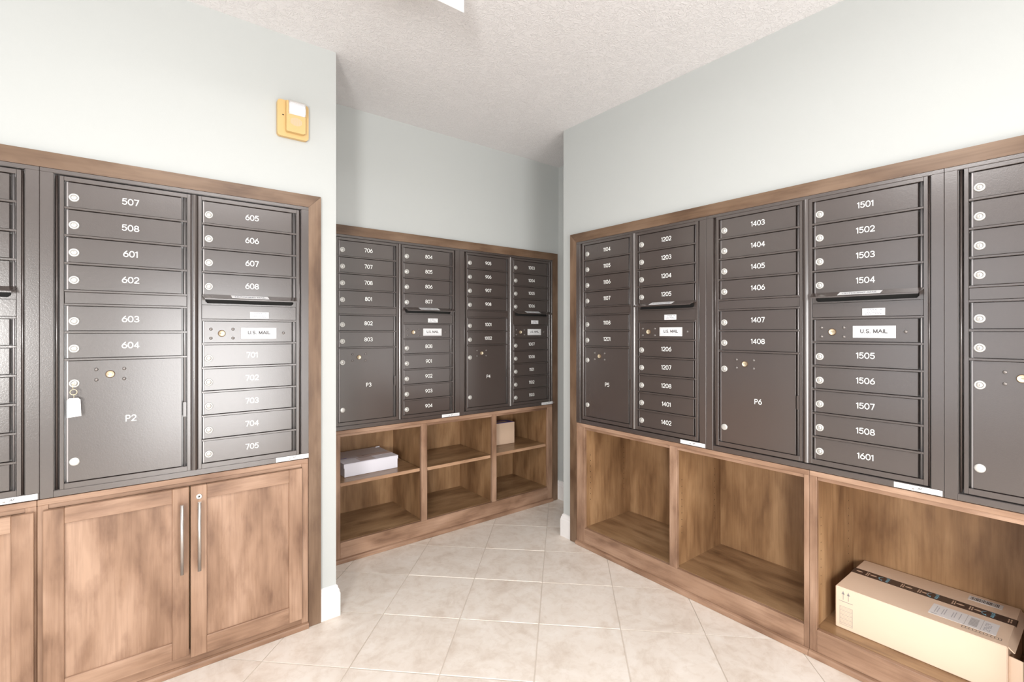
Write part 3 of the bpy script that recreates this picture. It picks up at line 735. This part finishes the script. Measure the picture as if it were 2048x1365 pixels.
part('box_print', b, car, 'up arrows and lined panel printed on the carton', 'stuff')

# white mailer box, left cubby shelf of the back cabinet
zs = CZ - .812 + .0008
wb = thing('mailer_box', 'white cardboard mailer box on the left shelf of the back cabinet', 'box', (.914, 2.672, zs), math.radians(1.5))
part('box_body', B().box(.003, .322, .002, .285, 0, .070, CARDW, .001), wb)
b = B(); b.box(0, .325, 0, .287, .0705, .0735, CARDW, .0008); b.box(.318, .325, .003, .284, .052, .0705, CARDW); b.box(.0, .004, .003, .284, .050, .0705, CARDW)
part('lid', b, wb); 
part('lid_tab', B().prism([(.300, .0735), (.324, .0735), (.326, .0800), (.299, .0785)], .262, .266, CARDW), wb)
b = B(); b.box(.120, .326, .080, .135, .0736, .0741, CLEAR); b.box(.100, .190, .010, .085, .0736, .0741, CLEAR)
part('tape_strip', b, wb, 'translucent packing tape on the lid')
b = B(); b.box(.0, .060, .120, .128, .0736, .0740, PURPLE); b.box(.150, .165, .118, .124, .0742, .0745, DARKINK); part('scuff_mark', b, wb, 'dark scuffs on the lid')

# small brown box on the right shelf
zs = CZ - .812 + .0008
sb = thing('small_parcel_box', 'small light brown box with violet top on the right shelf of back cabinet', 'box', (1.975, 2.765, zs), math.radians(-4))
part('box_body', B().box(0, .205, 0, .100, 0, .153, CARDB, .0015), sb)
b = B(); b.box(.004, .200, .004, .097, .1531, .1545, PURPLE); b.box(.030, .16, .03, .06, .1545, .1552, CARDB); part('top_label', b, sb, 'violet printed top')

# ---------------------------------------------------------------- key with tag hanging from the parcel lock
kx, kz = -.1768 + .0240, zL - 6.5 * PT - .0775; ky = YL + DY - .0056
kt = thing('key_tag', 'brass key with a white paper tag hanging from parcel locker P2', 'key', (kx, ky, kz))
b = B(); b.box(-.0010, .0010, -.018, -.0002, -.0022, .0022, BRASS)
b.lathe([(.0085, -.0), (.0085, -.0018), (.0035, -.0018), (.0035, 0), (.0085, 0)], 0, 0, BRASS, 16)
for v in b.bm.verts:
    if abs(v.co.y) <= .0019 and v.co.xz.length > .0030:
        v.co = Vector((-.0008 + v.co.y, -.0225 + v.co.x * .55, v.co.z - .0065)) 
part('key', b, kt)
b = B(); R_ = .0085
b.tube([(R_ * math.cos(t), -.020 + .002 * math.sin(t), -.026 + R_ * math.sin(t)) for t in [2 * math.pi * k / 16 for k in range(17)]], .0011, BRASS, 6, False)
b.tube([(0, -.020, -.033), (.001, -.019, -.040), (0, -.0185, -.047)], .0009, BRASS, 6); part('key_ring', b, kt)
b = B(); b.prism([(-.0165, -.052), (-.010, -.045), (.011, -.045), (.0165, -.051), (.0185, -.1040), (-.0165, -.1070)], -.0195, -.0185, STICK); tg = part('paper_tag', b, kt)
b = B()
for k in range(3):
    x = -.006 + k * .0065
    for q in range(5): b.flat([(x, -.0197, -.060 - q * .0075), (x + .0022, -.0197, -.060 - q * .0075), (x + .0022, -.0197, -.0655 - q * .0075), (x, -.0197, -.0655 - q * .0075)], PALEPR)
part('tag_writing', b, tg, 'faint pencil writing')

# ---------------------------------------------------------------- fire alarm strobe
al = thing('fire_alarm', 'yellowed fire alarm horn with clear strobe on the left wall', 'alarm', (.5093, WL, CZ + .860))
def rrect(w_, h_, r, n=4):
    P = []
    for cx, cz, a0 in ((w_ / 2 - r, h_ / 2 - r, 0), (-w_ / 2 + r, h_ / 2 - r, 90), (-w_ / 2 + r, -h_ / 2 + r, 180), (w_ / 2 - r, -h_ / 2 + r, 270)):
        P += [(cx + r * math.cos(math.radians(a0 + 90 * k / n)), cz + r * math.sin(math.radians(a0 + 90 * k / n))) for k in range(n + 1)]
    return P
part('back_plate', B().prism(rrect(.119, .146, .013), -.020, -.0005, YEL), al)
b = B(); b.prism([(-.030, .067), (.042, .067), (.042, -.052), (.036, -.056), (-.026, -.056), (-.030, -.052)], -.040, -.0202, YEL)
part('horn_housing', b, al)
b = B()
for k in range(-5, 6):
    hh = .0165 * math.sqrt(max(.05, 1 - (k / 5.8) ** 2)); b.box(.006 + k * .0040 - .0008, .006 + k * .0040 + .0008, -.0404, -.0399, -.013 - hh, -.013 + hh, GRYP)
part('speaker_grille', b, al, 'grouped vertical sound slots')
b = B(); b.prism([(-.0415, .014), (-.052, .022), (-.055, .034), (-.050, .052), (-.0415, .062)], -.022, .038, LENS, 'x'); part('strobe_lens', b, al, 'clear strobe lens')
b = B(); b.box(-.024, .040, -.0500, -.0402, .0615, .0665, CHROME, .0005); b.box(-.0238, -.0222, -.0520, -.0402, .014, .0615, CHROME); b.box(.0382, .0400, -.0520, -.0402, .014, .0615, CHROME); part('reflector', b, al, 'bright reflector frame')
part('indicator_hole', B().box(-.0420, -.0350, -.0205, -.0200, .010, .0135, BLACK), al)

# ---------------------------------------------------------------- hanging sign plate and added unseen ceiling lamp
sg = thing('ceiling_sign', 'thin white sign plate hanging from the ceiling, cut off by the top of the photo', 'sign', (0.65, 1.318, CEIL - .178))
part('sign_plate', B().box(-.32, .187, 0, .003, 0, .1500, INK, .0006), sg)
part('mounting_bar', B().box(-.30, .165, -.006, .009, .1500, .1776, WINFR, .001), sg)
ll = thing('added_ceiling_lamp', 'unseen white rectangular ceiling lamp, added to brighten the floor and room', 'lamp', (.50, .60, CEIL))
b = B(); b.box(-.48, .48, -.28, .28, -.060, -.0005, WINFR, .003); part('added_lamp_housing', b, ll)  # body of the added lamp, kept out of view above the fill
